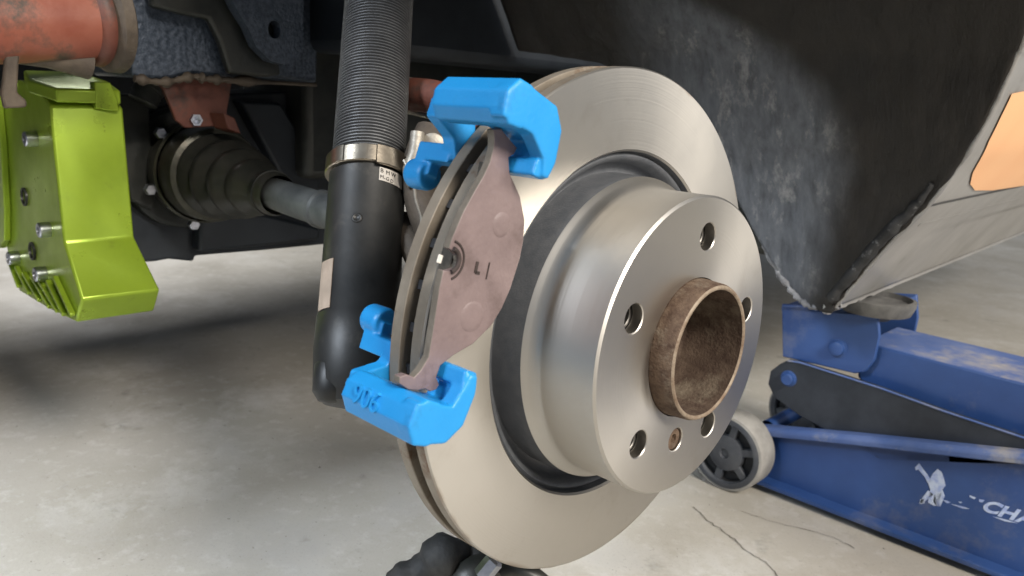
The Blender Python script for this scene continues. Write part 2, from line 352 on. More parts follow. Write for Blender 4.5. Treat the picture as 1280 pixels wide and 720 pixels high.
# outer cheek with chamfers
outer = obj('outer_cheek', lathe([(RX-.0012, GI-.0012), (RX, GI), (RX, RR-.0008), (RX-.0008, RR)], 256), M['turned'], disc)
obj('cheek_rim', lathe([(RX-.0008, RR), (RX-.0072, RR), (RX-.0072, GI), (RX-.0012, GI-.0012)], 256), M['rotor_edge'], disc)
obj('inner_cheek', lathe([(RX-.0155, GI-.004), (RX-.0155, RR-.0004), (RX-.0159, RR), (RX-.0222, RR), (RX-.0226, RR-.0004), (RX-.0226, 0.09)], 256), M['rotor_edge'], disc)
obj('vent_core', lathe([(RX-.0074, .118), (RX-.0153, .118)], 128), M['cast_dark'], disc)
vb = bmesh.new(); box((RX-.0153, -.0022, .1165), (RX-.0074, .0022, RR-.0045), vb)
vane = obj('vane', vb, M['cast_dark'], disc)
NV = 44
for k in range(1, NV): clone(vane, (0, 0, 0), (2*math.pi*k/NV, 0, 0), disc)
# recessed grey groove between friction face and hat
obj('hub_groove', lathe([(RX-.0012, GI-.0012), (RX-.0035, .1003), (RX-.0055, .0996), (RX-.0035, .0978), (RX-.0045, .0955), (RX-.0105, .0935), (RX-.0135, .0905), (RX-.0135, .0878), (RX+.0075, .0872)], 256, ), M['groove'], disc, ang=60)
# hat: flare, side, face with holes
HR = 0.0817
obj('hat_side', lathe([(RX+.0075, .0872), (RX+.0088, .0862), (RX+.0105, .0848), (RX+.0135, HR+.0012), (RX+.017, HR), (-.0012, HR)], 256), M['turned'], disc, ang=25)
def face_with_holes(r_out, r_in, holes, x, depth, chamfer):
    """flat ring plate with round holes, facing +X"""
    bm = bmesh.new(); edges = []; loops = []
    def loop(cy, cz, r, n):
        vs_ = [bm.verts.new((x, cy+r*math.cos(2*math.pi*k/n), cz+r*math.sin(2*math.pi*k/n))) for k in range(n)]
        es = [bm.edges.new((vs_[k], vs_[(k+1) % n])) for k in range(n)]
        edges.extend(es); loops.append(vs_); return vs_
    lo = loop(0, 0, r_out, 256); li = loop(0, 0, r_in, 96)
    hl = [loop(cy, cz, r+chamfer, 40) for cy, cz, r in holes]
    bmesh.ops.triangle_fill(bm, edges=edges, use_beauty=True, use_dissolve=False, normal=(1, 0, 0))
    def wall(vs_, c, r0, steps):
        prev = vs_
        for dx, r in steps:
            n = len(vs_)
            cur = [bm.verts.new((x+dx, c[0]+r*math.cos(2*math.pi*k/n), c[1]+r*math.sin(2*math.pi*k/n))) for k in range(n)]
            for k in range(n): bm.faces.new((prev[k], prev[(k+1) % n], cur[(k+1) % n], cur[k]))
            prev = cur
    for (cy, cz, r), vs_ in zip(holes, hl): wall(vs_, (cy, cz), r, [(-chamfer, r), (-depth, r)])
    wall(li, (0, 0), r_in, [(-depth, r_in)])
    wall(lo, (0, 0), r_out, [(-.0012, r_out+.0012)])
    return bm
PH = 2.7149
BH = [(0.06*math.cos(PH+2*math.pi*k/5), 0.06*math.sin(PH+2*math.pi*k/5), 0.0074) for k in range(5)]
sp = atx(844.5, 549.5, 0.0); SH = (sp.y, sp.z, 0.0066)
obj('hat_face', face_with_holes(HR-.0012, .0384, BH+[SH], 0, .0062, .0005), M['turned'], disc, ang=20)
# countersunk locating screw in the small hole
scr = obj('locating_screw', lathe([(-.0036, 0), (-.0036, .0022), (-.0014, .0028), (-.0014, .0058), (-.0024, .0066)], 40, Matrix.Translation((0, SH[0], SH[1]))), M['rust'], disc)

# ------------------------------------------------------------------ wheel hub (rusty spigot)
hub = thing('wheel_hub', (-.01, 0, 0), 'rusty brown hub spigot ring standing out of the centre of the disc', 'wheel hub')
obj('spigot', lathe([(-.004, .0382), (-.001, .0379), (.0105, .0371), (.0122, .0364)], 128), M['rust'], hub, ang=60)
obj('spigot_rim', lathe([(.0122, .0364), (.0130, .0358), (.0130, .0346), (.0122, .0340)], 128), M['rim'], hub, ang=60)
obj('bore', lathe([(.0122, .0340), (-.006, .0336), (-.022, .0332), (-.024, .0325), (-.026, .026), (-.026, 0)], 96), M['rust_in'], hub, ang=60)
obj('flange', face_with_holes(.0745, .0385, [(a, b, .0058) for a, b, r in BH], -.0068, .009, .0004), M['flange'], hub)
obj('hub_body', lathe([(-.0158, .074), (-.0158, .05), (-.03, .045), (-.085, .045), (-.085, 0)], 64), M['grime'], hub)

# ------------------------------------------------------------------ the brake pad, in the frame of its own chord
TH = V((0, .33387, .94262)); RH = V((0, -.94262, .33387))
def psr(x, s, r): return V((x, 0, 0)) + TH*s + RH*r
pad = thing('brake_pad', psr(-.0405, .0085, .13), 'mauve brake pad backing plate held upright against the bare disc', 'brake pad')
PP = [(.0655, .1484), (.0675, .1440), (.0652, .1375), (.0632, .1310), (.0600, .1318), (.0575, .1345), (.0515, .1312), (.0438, .1203), (.0345, .1128), (.0250, .1096), (.0166, .1085), (.0021, .1090), (-.0075, .1108), (-.0165, .1143), (-.0268, .1228),
      (-.0338, .1330), (-.0392, .1388), (-.0445, .1392), (-.0475, .1362), (-.0500, .1370), (-.0512, .1402), (-.0503, .1437), (-.0515, .1480), (-.0517, .1531), (-.0498, .1588), (-.0470, .1596), (-.0455, .1562), (-.0462, .1518), (-.0425, .1490), (-.0364, .1469), (-.0218, .1494), (-.0072, .1522),
      (.0010, .1530), (.0013, .1497), (.0030, .1462), (.0062, .1452), (.0090, .1467), (.0101, .1499), (.0105, .1534), (.0149, .1534), (.0266, .1516), (.0378, .1484), (.0455, .1458), (.0520, .1446), (.0584, .1449), (.0625, .1463)]
pb = prism([psr(-.0378, s, r) for s, r in PP], (-.0042, 0, 0))
plate = obj('backing_plate', pb, [M['pad'], M['pad_edge']], pad, bevel=.0004)
for p in plate.data.polygons:
    if abs(p.normal.x) < 0.5 and V(p.normal).dot(RH) > 0.75: p.material_index = 1
FP = [(0.053, 0.14), (0.05, 0.131), (0.0425, 0.1215), (0.034, 0.115), (0.0166, 0.1108), (0.0021, 0.1113), (-0.016, 0.1163), (-0.026, 0.125), (-0.0345, 0.136), (-0.0375, 0.1403), (-0.0218, 0.1425), (-0.0072, 0.1453), (0.006, 0.1462), (0.0149, 0.1464), (0.0266, 0.1444), (0.0378, 0.1412), (0.0455, 0.1388)]
obj('friction_block', prism([psr(-.0422, s, r) for s, r in FP], (-.0076, 0, 0)), M['friction'], pad, bevel=.0005)
# sensor clip in the notch, with a small white dab behind it
for rad_, w_, x_ in ((.0052, .0011, -.0372), (.0085, .0006, -.0378)):
    cl = tube([psr(x_, .0058+rad_*math.cos(R_(a_)), .1515-rad_*math.sin(R_(a_))) for a_ in range(0, 151, 10)], w_, 8)
    obj('sensor_clip', cl, M['mark'], pad, ang=80)
obj('white_dab', box((-.0437, -.0004, -.0018), (-.0431, .0022, .0020), None, basis(psr(.0012, .0052, .1520), V((1, 0, 0)), RH, TH)), M['dab_white'], pad, bevel=.0008)
# stamped marks on the plate
def stroke(a, b, w, bm=None, x=-.0377):
    bm = bm or bmesh.new(); A = atx(*a, x); B = atx(*b, x); t = (B-A).normalized(); u = V((1, 0, 0)).cross(t)*w*.5
    return prism([A+u, B+u, B-u, A-u], (.00025, 0, 0), bm)
sb = stroke((597, 327), (594, 341), .0016); stroke((594, 340.5), (599.5, 341.5), .0014, sb); obj('stamp', sb, M['mark'], pad)
obj('stamp', stroke((612, 328), (607.5, 349), .0007), M['mark'], pad)
def emboss(px, py, r, wd):
    c = atx(px, py, -.0378)
    return lathe([(-.0002, r), (.0001, r-.0006), (wd*.35, r-.0014), (wd*.5, r-.0024), (wd*.5, 0)], 48, Matrix.Translation(c))
obj('boss', emboss(627, 281, .0062, .0011), M['pad'], pad, ang=180)
obj('boss', emboss(590, 396, .0075, .0008), M['pad'], pad, ang=60)

# ------------------------------------------------------------------ blue clips over the rim at both ends of the pad
def clip(name, sgn, s_floor, label, xl, rin):
    """s runs away from the pad: s = s_floor + sgn*d"""
    t = thing(name, psr(-.055, s_floor+sgn*.008, .155), label, 'pad clip', 'blue clips holding the brake pad')
    bm = bmesh.new()
    def S(d): return s_floor+sgn*d
    def bx(x0, x1, d0, d1, r0, r1):
        prism([psr(x0, S(d0), r0), psr(x1, S(d0), r0), psr(x1, S(d1), r0), psr(x0, S(d1), r0)], RH*(r1-r0), bm)
    # bridge over the rim: bevelled bar along the axle direction
    sec = [(.1475, 0.0), (.1555, -.0008), (.1605, .0040), (.1612, .0115), (.1560, .0190), (.1475, .0190)]
    prism([psr(xl, S(d), r) for r, d in sec], (-.0220-xl, 0, 0), bm)
    # outboard arm, shaped like a swept plate
    pl = [(.1600, .0010), (.1400, .0005), (.1290+rin, -.0070), (.1265+rin, -.0140), (.1225+rin, -.0140), (.1205+rin, -.0060), (.1225+rin, .0085), (.1300+rin, .0170), (.1560, .0190), (.1605, .0130)]
    prism([psr(-.0305, S(d), r) for r, d in pl], (.0085, 0, 0), bm)
    bx(-.0470, -.0240, -.0150, -.0075, .1235+rin*.7, .1310+rin*.7)       # hook turned back to the plate
    bx(-.0470, -.0280, .0010, .0160, .1240+rin*.7, .1500)         # floor under the ear
    bx(-.0470, -.0240, -.0080, .0030, .1228+rin*.7, .1280+rin*.7)        # wall between hook and floor
    # inboard arm
    prism([psr(-.0815, S(d), r) for r, d in [(.1500, .0110), (.1500, .001), (.1380, -.004), (.1330, -.013), (.1270, -.013), (.1240, .0), (.1280, .011)]], (.0085, 0, 0), bm)
    bx(-.0810, -.0600, .0015, .0110, .1475, .1515)
    bx(-.1010, -.0760, -.0150, -.0060, .1250, .1350)
    # rounded nose at the inboard end
    b2 = lathe([(0, 0), (0, .0065), (.002, .0078), (.012, .0078), (.014, .007), (.014, 0)], 24, along(psr(-.1060, S(-.0215), .1290), psr(-.05, S(-.0215), .1290)))
    me = bpy.data.meshes.new('t'); b2.to_mesh(me); b2.free(); bm.from_mesh(me)
    bx(-.0960, -.0900, -.0220, -.0080, .1260, .1330)
    bmesh.ops.recalc_face_normals(bm, faces=bm.faces[:])
    me = bpy.data.meshes.new('tmp'); bm.to_mesh(me); bm.free()
    o = bpy.data.objects.new('tmp', me); COL.objects.link(o)
    rm = o.modifiers.new('r', 'REMESH'); rm.mode = 'VOXEL'; rm.voxel_size = .00075
    sm = o.modifiers.new('s', 'SMOOTH'); sm.factor = .5; sm.iterations = 7
    dg = bpy.context.evaluated_depsgraph_get(); me2 = bpy.data.meshes.new_from_object(o.evaluated_get(dg))
    bpy.data.objects.remove(o)
    bm = bmesh.new(); bm.from_mesh(me2)
    body = obj('clip_body', bm, M['blue_clip'], t, ang=180)
    return t
c_top = clip('pad_clip', 1, .0668, 'bright blue moulded clip over the disc rim at the top end of the mauve pad', -.0685, 0)
c_bot = clip('pad_clip', -1, -.0525, 'bright blue moulded clip with raised 906 under the bottom end of the mauve pad', -.0705, .008)
# raised figures on the lower clip, upside down along its outer side
zc = RH
o_ = psr(-.0525, -.0612, .1610)
tb = text_mesh('906', .0125, .0011, basis(o_, V((1, 0, 0)), TH, (V((1, 0, 0)).cross(TH))))
obj('raised_figures', tb, M['blue_clip'], c_bot)

# ------------------------------------------------------------------ coilover strut
P0, P1 = atd(474, 0, .595), atd(447, 420, .515)
ax = (P1-P0).normalized(); MS = along(P0-ax*.10, P1)
def sx(y):  # position along the strut (measured from its top end) seen at picture height y
    best = min((abs((CP-CP).x+( (360+FPX*((P-CP).dot(CD))/((P-CP).dot(CF)))-y)), d) for d in [i*.0005 for i in range(-200, 1100)] for P in [P0+ax*d])
    return best[1]+.10
strut = thing('coilover_strut', P1, 'black coilover strut with finely threaded upper body and bright clamp collar', 'strut')
x_c0, x_c1, x_end, x_seam = sx(203), sx(224), sx(505), sx(398)
prof = []; x = 0.0; p = .0024
while x < x_c0+.004:
    prof += [(x, .0234), (x+p*.15, .0234), (x+p*.42, .0254), (x+p*.65, .0254), (x+p*.92, .0234)]; x += p
obj('threaded_body', lathe(prof, 72, MS), M['strut_thread'], strut, ang=30)
obj('lower_tube', lathe([(x_c1-.002, .0245), (x_c1-.002, .0262), (x_seam, .0266), (x_seam+.0008, .0272), (x_end-.035, .0275), (x_end-.012, .0262), (x_end, .019), (x_end+.004, 0)], 96, MS), M['strut_tube'], strut, ang=45)
col_ = lathe([(x_c0, .0255), (x_c0, .0288), (x_c0+.0008, .0294), (x_c1-.0008, .0294), (x_c1, .0288), (x_c1, .0255)], 96, MS)
obj('clamp_collar', col_, M['clamp'], strut)
# flats and slots round the collar
Rinv = MS.to_3x3()
def on_strut(xp, ang, r): return MS @ V((xp, r*math.cos(ang), r*math.sin(ang)))
def ang_for(px, xp, r):
    best = None
    for k in range(720):
        a = 2*math.pi*k/720; P = on_strut(xp, a, r); d = P-CP
        nrm = (MS.to_3x3() @ V((0, math.cos(a), math.sin(a))))
        if nrm.dot(d) > 0: continue
        u = 640+FPX*d.dot(CR)/d.dot(CF)
        if best is None or abs(u-px) < best[0]: best = (abs(u-px), a)
    return best[1]
xm = (x_c0+x_c1)/2
def strut_patch(px0, px1, xa, xb, r, th, nseg=10):
    a0, a1 = ang_for(px0, (xa+xb)/2, r), ang_for(px1, (xa+xb)/2, r)
    if abs(a1-a0) > math.pi: a1 += 2*math.pi if a1 < a0 else -2*math.pi
    return lathe([(xa, r), (xa, r+th), (xb, r+th), (xb, r)], nseg, MS, close=True, arc=(a0, a1))
obj('collar_lug', strut_patch(471, 502, x_c0+.0006, x_c1+.0018, .0292, .0022), M['clamp'], strut, bevel=.0004)
obj('collar_lug', strut_patch(421, 430, x_c0+.0004, x_c1-.0004, .0292, .0012), M['clamp'], strut, bevel=.0003)
obj('collar_lug', strut_patch(449, 459, x_c0+.0004, x_c1-.0004, .0292, .0008), M['clamp'], strut, bevel=.0003)
lab = obj('sticker', strut_patch(474, 502, sx(227.5), sx(243.5), .0264, .0004, 14), M['label'], strut, label='small white printed sticker under the collar')
obj('sticker', strut_patch(401, 415, sx(337), sx(396), .0266, .0006, 14), M['label_tan'], strut, label='tan paper sticker on the lower tube')
xd = sx(291); ad = ang_for(446, xd, .0265); nd = (Rinv @ V((0, math.cos(ad), math.sin(ad)))).normalized(); pd = on_strut(xd, ad, .0263)
obj('dimple', lathe([(.0002, .0036), (.0009, .0030), (.0009, .0022), (.0003, .0018), (.0003, 0)], 20, along(pd, pd+nd)), M['strut_tube'], strut, ang=60)
# printed characters on the white sticker
def strut_text(s, px, y, size):
    xp = sx(y); a = ang_for(px, xp, .027)
    n = (Rinv @ V((0, math.cos(a), math.sin(a)))).normalized(); dn = (Rinv @ V((1, 0, 0))).normalized()
    P = on_strut(xp, a, .02695)
    yv = -dn; xv = yv.cross(n)
    return text_mesh(s, size, .00012, basis(P, xv, yv, n))
for s_, px_, y_, z_ in [('B', 477.5, 232, .0042), ('M', 485, 232.5, .0042), ('W', 492, 233, .0042), ('M', 477.5, 239.5, .0036), ('-', 481, 240, .0036), ('G', 484.5, 240, .0036), ('D', 490, 240.5, .0036)]:
    obj('print', strut_text(s_, px_, y_, z_), M['ink'], lab)
xt = sx(478)
bmn = lathe([(xt-.016, 0), (xt-.014, .008), (xt-.008, .012), (xt+.008, .012), (xt+.014, .008), (xt+.016, 0)], 24, MS)
a = ang_for(396, xt, .027); off = (Rinv @ V((0, math.cos(a), math.sin(a))))*.016
bmesh.ops.translate(bmn, verts=bmn.verts[:], vec=off)
obj('lower_lug', bmn, M['strut_tube'], strut, ang=80)

# ------------------------------------------------------------------ knuckle, hose and red arm behind the clip
kn = thing('wheel_knuckle', (-.16, -.03, 0), 'grimy cast wheel knuckle half hidden between strut and disc', 'knuckle')
obj('casting', tube([(-.10, 0, 0), (-.13, -.004, 0), (-.165, -.006, .0), (-.19, -.004, 0)], [.055, .05, .042, .03], 24), M['grime'], kn, ang=60)
obj('casting', tube(spline([atd(545, 300, .53), atd(527, 250, .54), atd(524, 205, .55), atd(540, 165, .56)]), [.012]*25, 14), M['grime'], kn, ang=60, label='curved upright casting')
obj('pale_bracket', tube(spline([atd(522, 165, .53), atd(519, 190, .53), atd(512, 214, .53), atd(518, 232, .53)]), [.0048]*25, 10), M['silver_cast'], kn, ang=60)
obj('bolt_head', lathe([(0, 0), (0, .0075), (.006, .0085), (.007, .0070), (.007, 0)], 24, along(atd(541, 182, .54), atd(540, 182, .50))), M['silver_cast'], kn)
obj('casting', tube(spline([atd(528, 330, .53), atd(513, 300, .54), atd(505, 280, .56)]), [.010]*17, 12), M['grime'], kn, ang=60, label='lower web of the casting')
hose = obj('sensor_wire', tube(spline([atd(505, 200, .52), atd(516, 225, .515), atd(520, 250, .515), atd(527, 275, .515), atd(523, 300, .515)], 10), .0011, 8), M['silver_cast'], None)
top(hose, 'thin grey wire hanging between the strut and the disc', 'wire')
arm = thing('suspension_arm', atd(540, 122, .6), 'rusty red suspension arm running behind the top blue clip', 'suspension arm')
obj('arm_tube', tube(spline([atd(440, 114, .66), atd(512, 118, .60), atd(540, 121, .585), atd(566, 129, .57), atd(592, 142, .56)]), [.0125]*33, 20), M['rust_red'], arm, ang=60)
obj('arm_seam', tube(spline([atd(500, 97, .60), atd(535, 104, .585), atd(573, 113, .57)]), [.0018]*17, 8), M['silver_cast'], arm, ang=60)
obj('brake_line', tube(spline([atd(500, 138, .595), atd(530, 145, .585), atd(562, 153, .565)]), [.0014]*17, 8), M['silver_cast'], arm, ang=60)

# ------------------------------------------------------------------ drive shaft with rubber boot
A = V((-.10, -.002, .016)); B = atd(256, 214, .86)
MD = along(B, A); Ld = (A-B).length
ds = thing('drive_shaft', B, 'dull steel drive shaft with black ribbed boot and bolted flange', 'drive shaft')
obj('flange_ring', lathe([(-.030, .052), (-.010, .054), (-.008, .056), (.006, .056), (.008, .054)], 96, MD), M['joint_metal'], ds)
obj('joint_cup', lathe([(.008, .052), (.010, .0515), (.030, .0505), (.034, .049), (.036, .044)], 96, MD), M['joint_metal'], ds)
obj('boot', lathe([(.036,.044),(.044,.0445),(.050,.037),(.054,.0365),(.060,.040),(.074,.0405),(.080,.032),(.084,.0315),(.090,.0345),(.104,.0345),(.110,.0262),(.114,.026),(.120,.0280),(.132,.0270),(.140,.0210),(.168,.0205),(.174,.0185)], 96, MD), M['rubber'], ds, ang=60)
obj('boot_band', lathe([(.155, .0208), (.155, .0218), (.162, .0218), (.162, .0208)], 48, MD), M['black_metal'], ds)
obj('shaft', lathe([(.10, .0150), (.25, .0150), (.252, .0168), (.257, .0168), (.259, .0150), (Ld, .0150)], 48, MD), M['shaft'], ds)
hexp = lathe([(0, 0), (0, .0062), (.006, .0062), (.0072, .0052), (.0072, 0)], 6, Matrix.Translation(B))
hx = obj('bolt', hexp, M['bolt'], ds)
first = True
dirD = MD.to_quaternion().to_euler()
for k in range(6):
    a = R_(18+60*k)
    loc = (MD @ V((-.006, .0600*math.cos(a), .0600*math.sin(a)))) - OFF[ds.name]
    o = hx if first else clone(hx, (0, 0, 0), None, ds); first = False
    o.location = loc; o.rotation_euler = dirD

# ------------------------------------------------------------------ differential casing and dark under-car structure
dif = thing('differential_casing', (-.70, .06, .02), 'dark navy differential casing plate bolted behind the drive shaft', 'differential')
pl = [(150, 122), (152, 330), (195, 327), (212, 324), (243, 327), (244, 320), (330, 313), (402, 306), (440, 303), (470, 110)]
obj('casing_plate', prism([atx(x, y, -.685) for x, y in pl], (-.10, 0, 0)), M['navy_metal'], dif, bevel=.003)
obj('casing_flange', lathe([(-.686, .068), (-.672, .067), (-.668, .063), (-.668, 0)], 64, Matrix.Translation((0, B.y-.004, B.z))), M['black_metal'], dif)
obj('mounting_ear', prism([atx(x, y, -.66) for x, y in [(148, 118), (186, 117), (190, 180), (200, 230), (190, 262), (163, 250), (152, 180)]], (-.02, 0, 0)), M['black_metal'], dif, bevel=.002)
obj('breather', tube(spline([atx(178, 128, -.64), atx(186, 112, -.64), atx(192, 106, -.64)]), [.014, .015]*8+[.010], 16), M['shaft'], dif, ang=60)
obj('cast_rib', prism([atx(x, y, -.665) for x, y in [(300, 126), (352, 128), (400, 210), (400, 240), (360, 235)]], (-.04, 0, 0)), M['navy_metal'], dif, bevel=.004)
obj('cast_rib', prism([atx(x, y, -.665) for x, y in [(250, 262), (330, 268), (400, 285), (400, 300), (250, 316)]], (-.04, 0, 0)), M['navy_metal'], dif, bevel=.004)
# red bracket hanging in front of the casing
rb = thing('hanger_bracket', atx(245, 130, -.58), 'small rusty red bracket hanging below the blue-grey subframe', 'bracket')
obj('bracket_plate', prism([atx(x, y, -.575) for x, y in [(198, 104), (205, 112), (220, 150), (232, 160), (268, 158), (284, 164), (284, 138), (290, 104), (250, 97)]], (-.006, 0, 0)), M['rust_red'], rb, bevel=.001)
obj('bracket_fold', prism([atx(x, y, -.574) for x, y in [(262, 140), (276, 146), (284, 166), (268, 160)]], (.018, .006, 0)), M['rust_red'], rb, bevel=.001)
obj('bolt', lathe([(0, 0), (.004, .004), (.004, .0062), (0, .0062)], 6, Matrix.Translation(atx(244, 150, -.575))), M['bolt'], rb)

# subframe: hammered blue-grey plate with a lug in front
sub = thing('rear_subframe', atx(280, 60, -.55), 'blue-grey textured subframe beam with a drilled lug at the top left', 'subframe')
obj('beam', prism([atx(x, y, -.55) for x, y in [(160, -90), (166, 96), (205, 99), (240, 92), (300, 97), (362, 98), (396, 104), (402, -90)]], (-.10, 0, 0)), M['subframe'], sub, bevel=.003)
lugp = [(268, -90), (280, -20), (296, 12), (310, 34), (320, 58), (338, 76), (356, 81), (372, 76), (378, 58), (379, 20), (380, -90)]
bm = bmesh.new(); vs0 = [bm.verts.new(atx(x, y, -.512)) for x, y in lugp]
ed = [bm.edges.new((vs0[i], vs0[(i+1) % len(vs0)])) for i in range(len(vs0))]
hc = atx(343, 37, -.512); hv = [bm.verts.new(hc+V((0, .0068*math.cos(k*math.pi/12), .0085*math.sin(k*math.pi/12)))) for k in range(24)]
ed += [bm.edges.new((hv[i], hv[(i+1) % 24])) for i in range(24)]
bmesh.ops.triangle_fill(bm, edges=ed, use_beauty=True, normal=(1, 0, 0))
ex = bmesh.ops.extrude_face_region(bm, geom=bm.faces[:])
bmesh.ops.translate(bm, verts=[g for g in ex['geom'] if isinstance(g, bmesh.types.BMVert)], vec=(-.014, 0, 0))
obj('lug', bm, M['subframe'], sub)
obj('web', prism([atx(x, y, -.530) for x, y in [(186, -90), (190, 8), (230, 18), (262, 24), (275, 50), (288, 92), (330, 96), (352, 94), (346, 60), (330, -90)]], (-.012, 0, 0)), M['black_metal'], sub, bevel=.003)
obj('edge_rust', tube(spline([atx(168, 98, -.546), atx(205, 103, -.546), atx(240, 96, -.546), atx(262, 99, -.546), atx(300, 101, -.546), atx(395, 106, -.546)]), [.0035, .0028, .005, .0055, .003, .0022]*6+[.002]*5, 10), M['grime'], sub, ang=60)
# red tube with grimy end collar
rt = thing('red_cross_tube', atx(60, 30, -.46), 'thick worn red tube with grimy dark end collar at the top left', 'tube')
q0, q1 = atx(-60, 24, -.47), atx(150, 31, -.47)
MT = along(q0, V((q1.x-.01, q1.y, q1.z+.004))); LT = (q1-q0).length
obj('tube', lathe([(-.10, .031), (LT-.022, .031), (LT-.012, .030)], 64, MT), M['red'], rt, ang=60)
obj('end_collar', lathe([(LT-.014, .028), (LT-.014, .033), (LT-.010, .040), (LT-.002, .041), (LT, .038), (LT, 0)], 64, MT), M['grime'], rt, ang=50)
obj('weld_bead', lathe([(LT-.024, .031), (LT-.022, .0345), (LT-.016, .0355), (LT-.012, .033)], 64, MT), M['rust_red'], rt, ang=60)
obj('underside_strap', tube([atx(8, 64, -.475), atx(60, 70, -.475), atx(112, 80, -.475)], [.008, .009, .012], 14), M['grime'], rt, ang=60)
hk = thing('steel_hook', atx(15, 100, -.44), 'dark bent steel hook hanging from the red tube over the green housing', 'hook')
obj('hook_strap', prism([atx(x, y, -.455) for x, y in [(8, 56), (26, 56), (24, 80), (22, 116), (34, 126), (34, 134), (6, 136), (2, 118), (6, 84)]], (-.006, 0, 0)), M['grime'], hk, bevel=.0015)

# ------------------------------------------------------------------ lime green housing
G = -.54
gh = thing('green_housing', atx(100, 250, G), 'lime green machined metal housing with bolts and ribbed lower corner', 'housing')
def gz(y, x=78): return atx(x, y, G).z
yl = atx(70, 220, G).y; yr = atx(160, 220, G).y
z_top, z_b1 = gz(128, 62), gz(303, 78)
p2 = aty(102, 375, yl); p3 = aty(95, 403, yl)
profile = [(G-.012, z_top+.004), (G, z_top-.004), (G, z_b1), (p2.x, p2.z), (p3.x, p3.z)]
# left side plate outline in the X-Z plane
side = [aty(x, y, yl) for x, y in [(62, 132), (80, 303), (102, 375), (95, 403), (60, 386), (24, 364), (8, 310), (0, 250), (-6, 160), (0, 112), (20, 100), (45, 106)]]
body = [(v.x, v.z) for v in side]
yA, yB = yl, yr
def taper(v): return 0
fb = prism([V((x, yA, z)) for x, z in body], (0, yB-yA, 0))
for v in fb.verts:
    if v.co.y > yl+.02 and v.co.z < z_b1: v.co.y += .008*min(1, (z_b1-v.co.z)/.05)
obj('casing', fb, M['green'], gh, bevel=.0022, seg=3)
# top cover plate, curved
tc_ = [atx(x, y, G) for x, y in [(20, 84), (75, 82), (98, 90), (117, 101)]]
topo = prism([V((G+.004, yl+.004, z_top+.012)), V((G+.001, yr-.002, z_top+.012)), V((G-.02, yr-.006, z_top+.021)), V((G-.06, yl+.045, z_top+.027)), V((G-.075, yl+.002, z_top+.026)), V((G-.04, yl-.004, z_top+.018))], (0, 0, -.012))
obj('top_cover', topo, M['green'], gh, bevel=.002, seg=3)
obj('corner_tab', prism([atx(x, y, G+.003) for x, y in [(118, 102), (138, 103), (147, 124), (149, 140), (120, 136)]], (-.012, 0, 0)), M['green'], gh, bevel=.001)
# bolts on the side plate
for x, y in [(45, 174), (62, 287), (23, 322), (57, 342), (2, 262)]:
    c = aty(x, y, yl-.0003)
    obj('bolt', lathe([(.001, .0064), (-.0008, .0068), (-.0085, .0068), (-.0095, .0060), (-.0095, .0033), (-.005, .0030), (-.005, 0)], 20, Matrix.Translation(c) @ Matrix.Rotation(R_(90), 4, 'Z')), M['bolt'], gh)
for x, y in [(31, 246), (41, 314)]:
    c = aty(x, y, yl-.0004)
    obj('port', lathe([(.0005, .0088), (-.0015, .0088), (-.0018, .0070), (.0005, .0066), (.0005, 0)], 28, Matrix.Translation(c) @ Matrix.Rotation(R_(90), 4, 'Z')), [M['black_metal']], gh)
RB = [((72, 345), (97, 399)), ((63, 350), (87, 398)), ((53, 350), (79, 393)), ((43, 343), (69, 388)), ((33, 340), (56, 379)), ((24, 333), (43, 370)), ((15, 325), (29, 362))]
for pa, pb in RB:
    a = aty(*pa, yl-.0002); b = aty(*pb, yl-.0002); a, b = a.lerp(b, .02), a.lerp(b, .90)
    d = (b-a).normalized(); u = V((0, 1, 0)).cross(d)*.0019
    obj('rib', prism([a+u, b+u, b-u, a-u], (0, -.0045, 0)), M['green'], gh, bevel=.0006)
obj('side_flange', prism([V((v.x, yl-.0002, v.z)) for v in [aty(x, y, yl) for x, y in [(-6, 150), (4, 120), (10, 180), (14, 260), (14, 300), (8, 310), (0, 262)]]], (0, -.006, 0)), M['green'], gh, bevel=.001)

# ------------------------------------------------------------------ black joint under the disc
bj = thing('ball_joint', atd(560, 705, .50), 'black greasy ball joint with a bright bolt under the bottom of the disc', 'ball joint')
obj('joint_body', tube(spline([atd(500, 740, .50), atd(530, 712, .50), atd(558, 694, .50), atd(585, 702, .51), atd(640, 730, .52)]), [.0125+.0022*math.sin(i_*.55)+.0008*math.sin(i_*1.7) for i_ in range(33)], 16), M['casting_black'], bj, ang=60)
obj('boot', lathe([(0, .010), (.006, .019), (.012, .017), (.016, .0205), (.022, .018), (.028, .014), (.030, 0)], 32, along(atd(600, 752, .50), atd(585, 690, .505))), M['rubber'], bj, ang=60)
obj('bolt', lathe([(0, .0058), (.012, .0058), (.0135, .0045), (.0135, 0)], 6, along(atd(602, 720, .475), atd(617, 702, .475))), M['bolt'], bj)
obj('clamp_ring', tube(spline([atd(628, 718, .49), atd(640, 712, .49), atd(664, 719, .49), atd(690, 740, .49)]), [.006]*25, 12), M['rubber'], bj, ang=60)

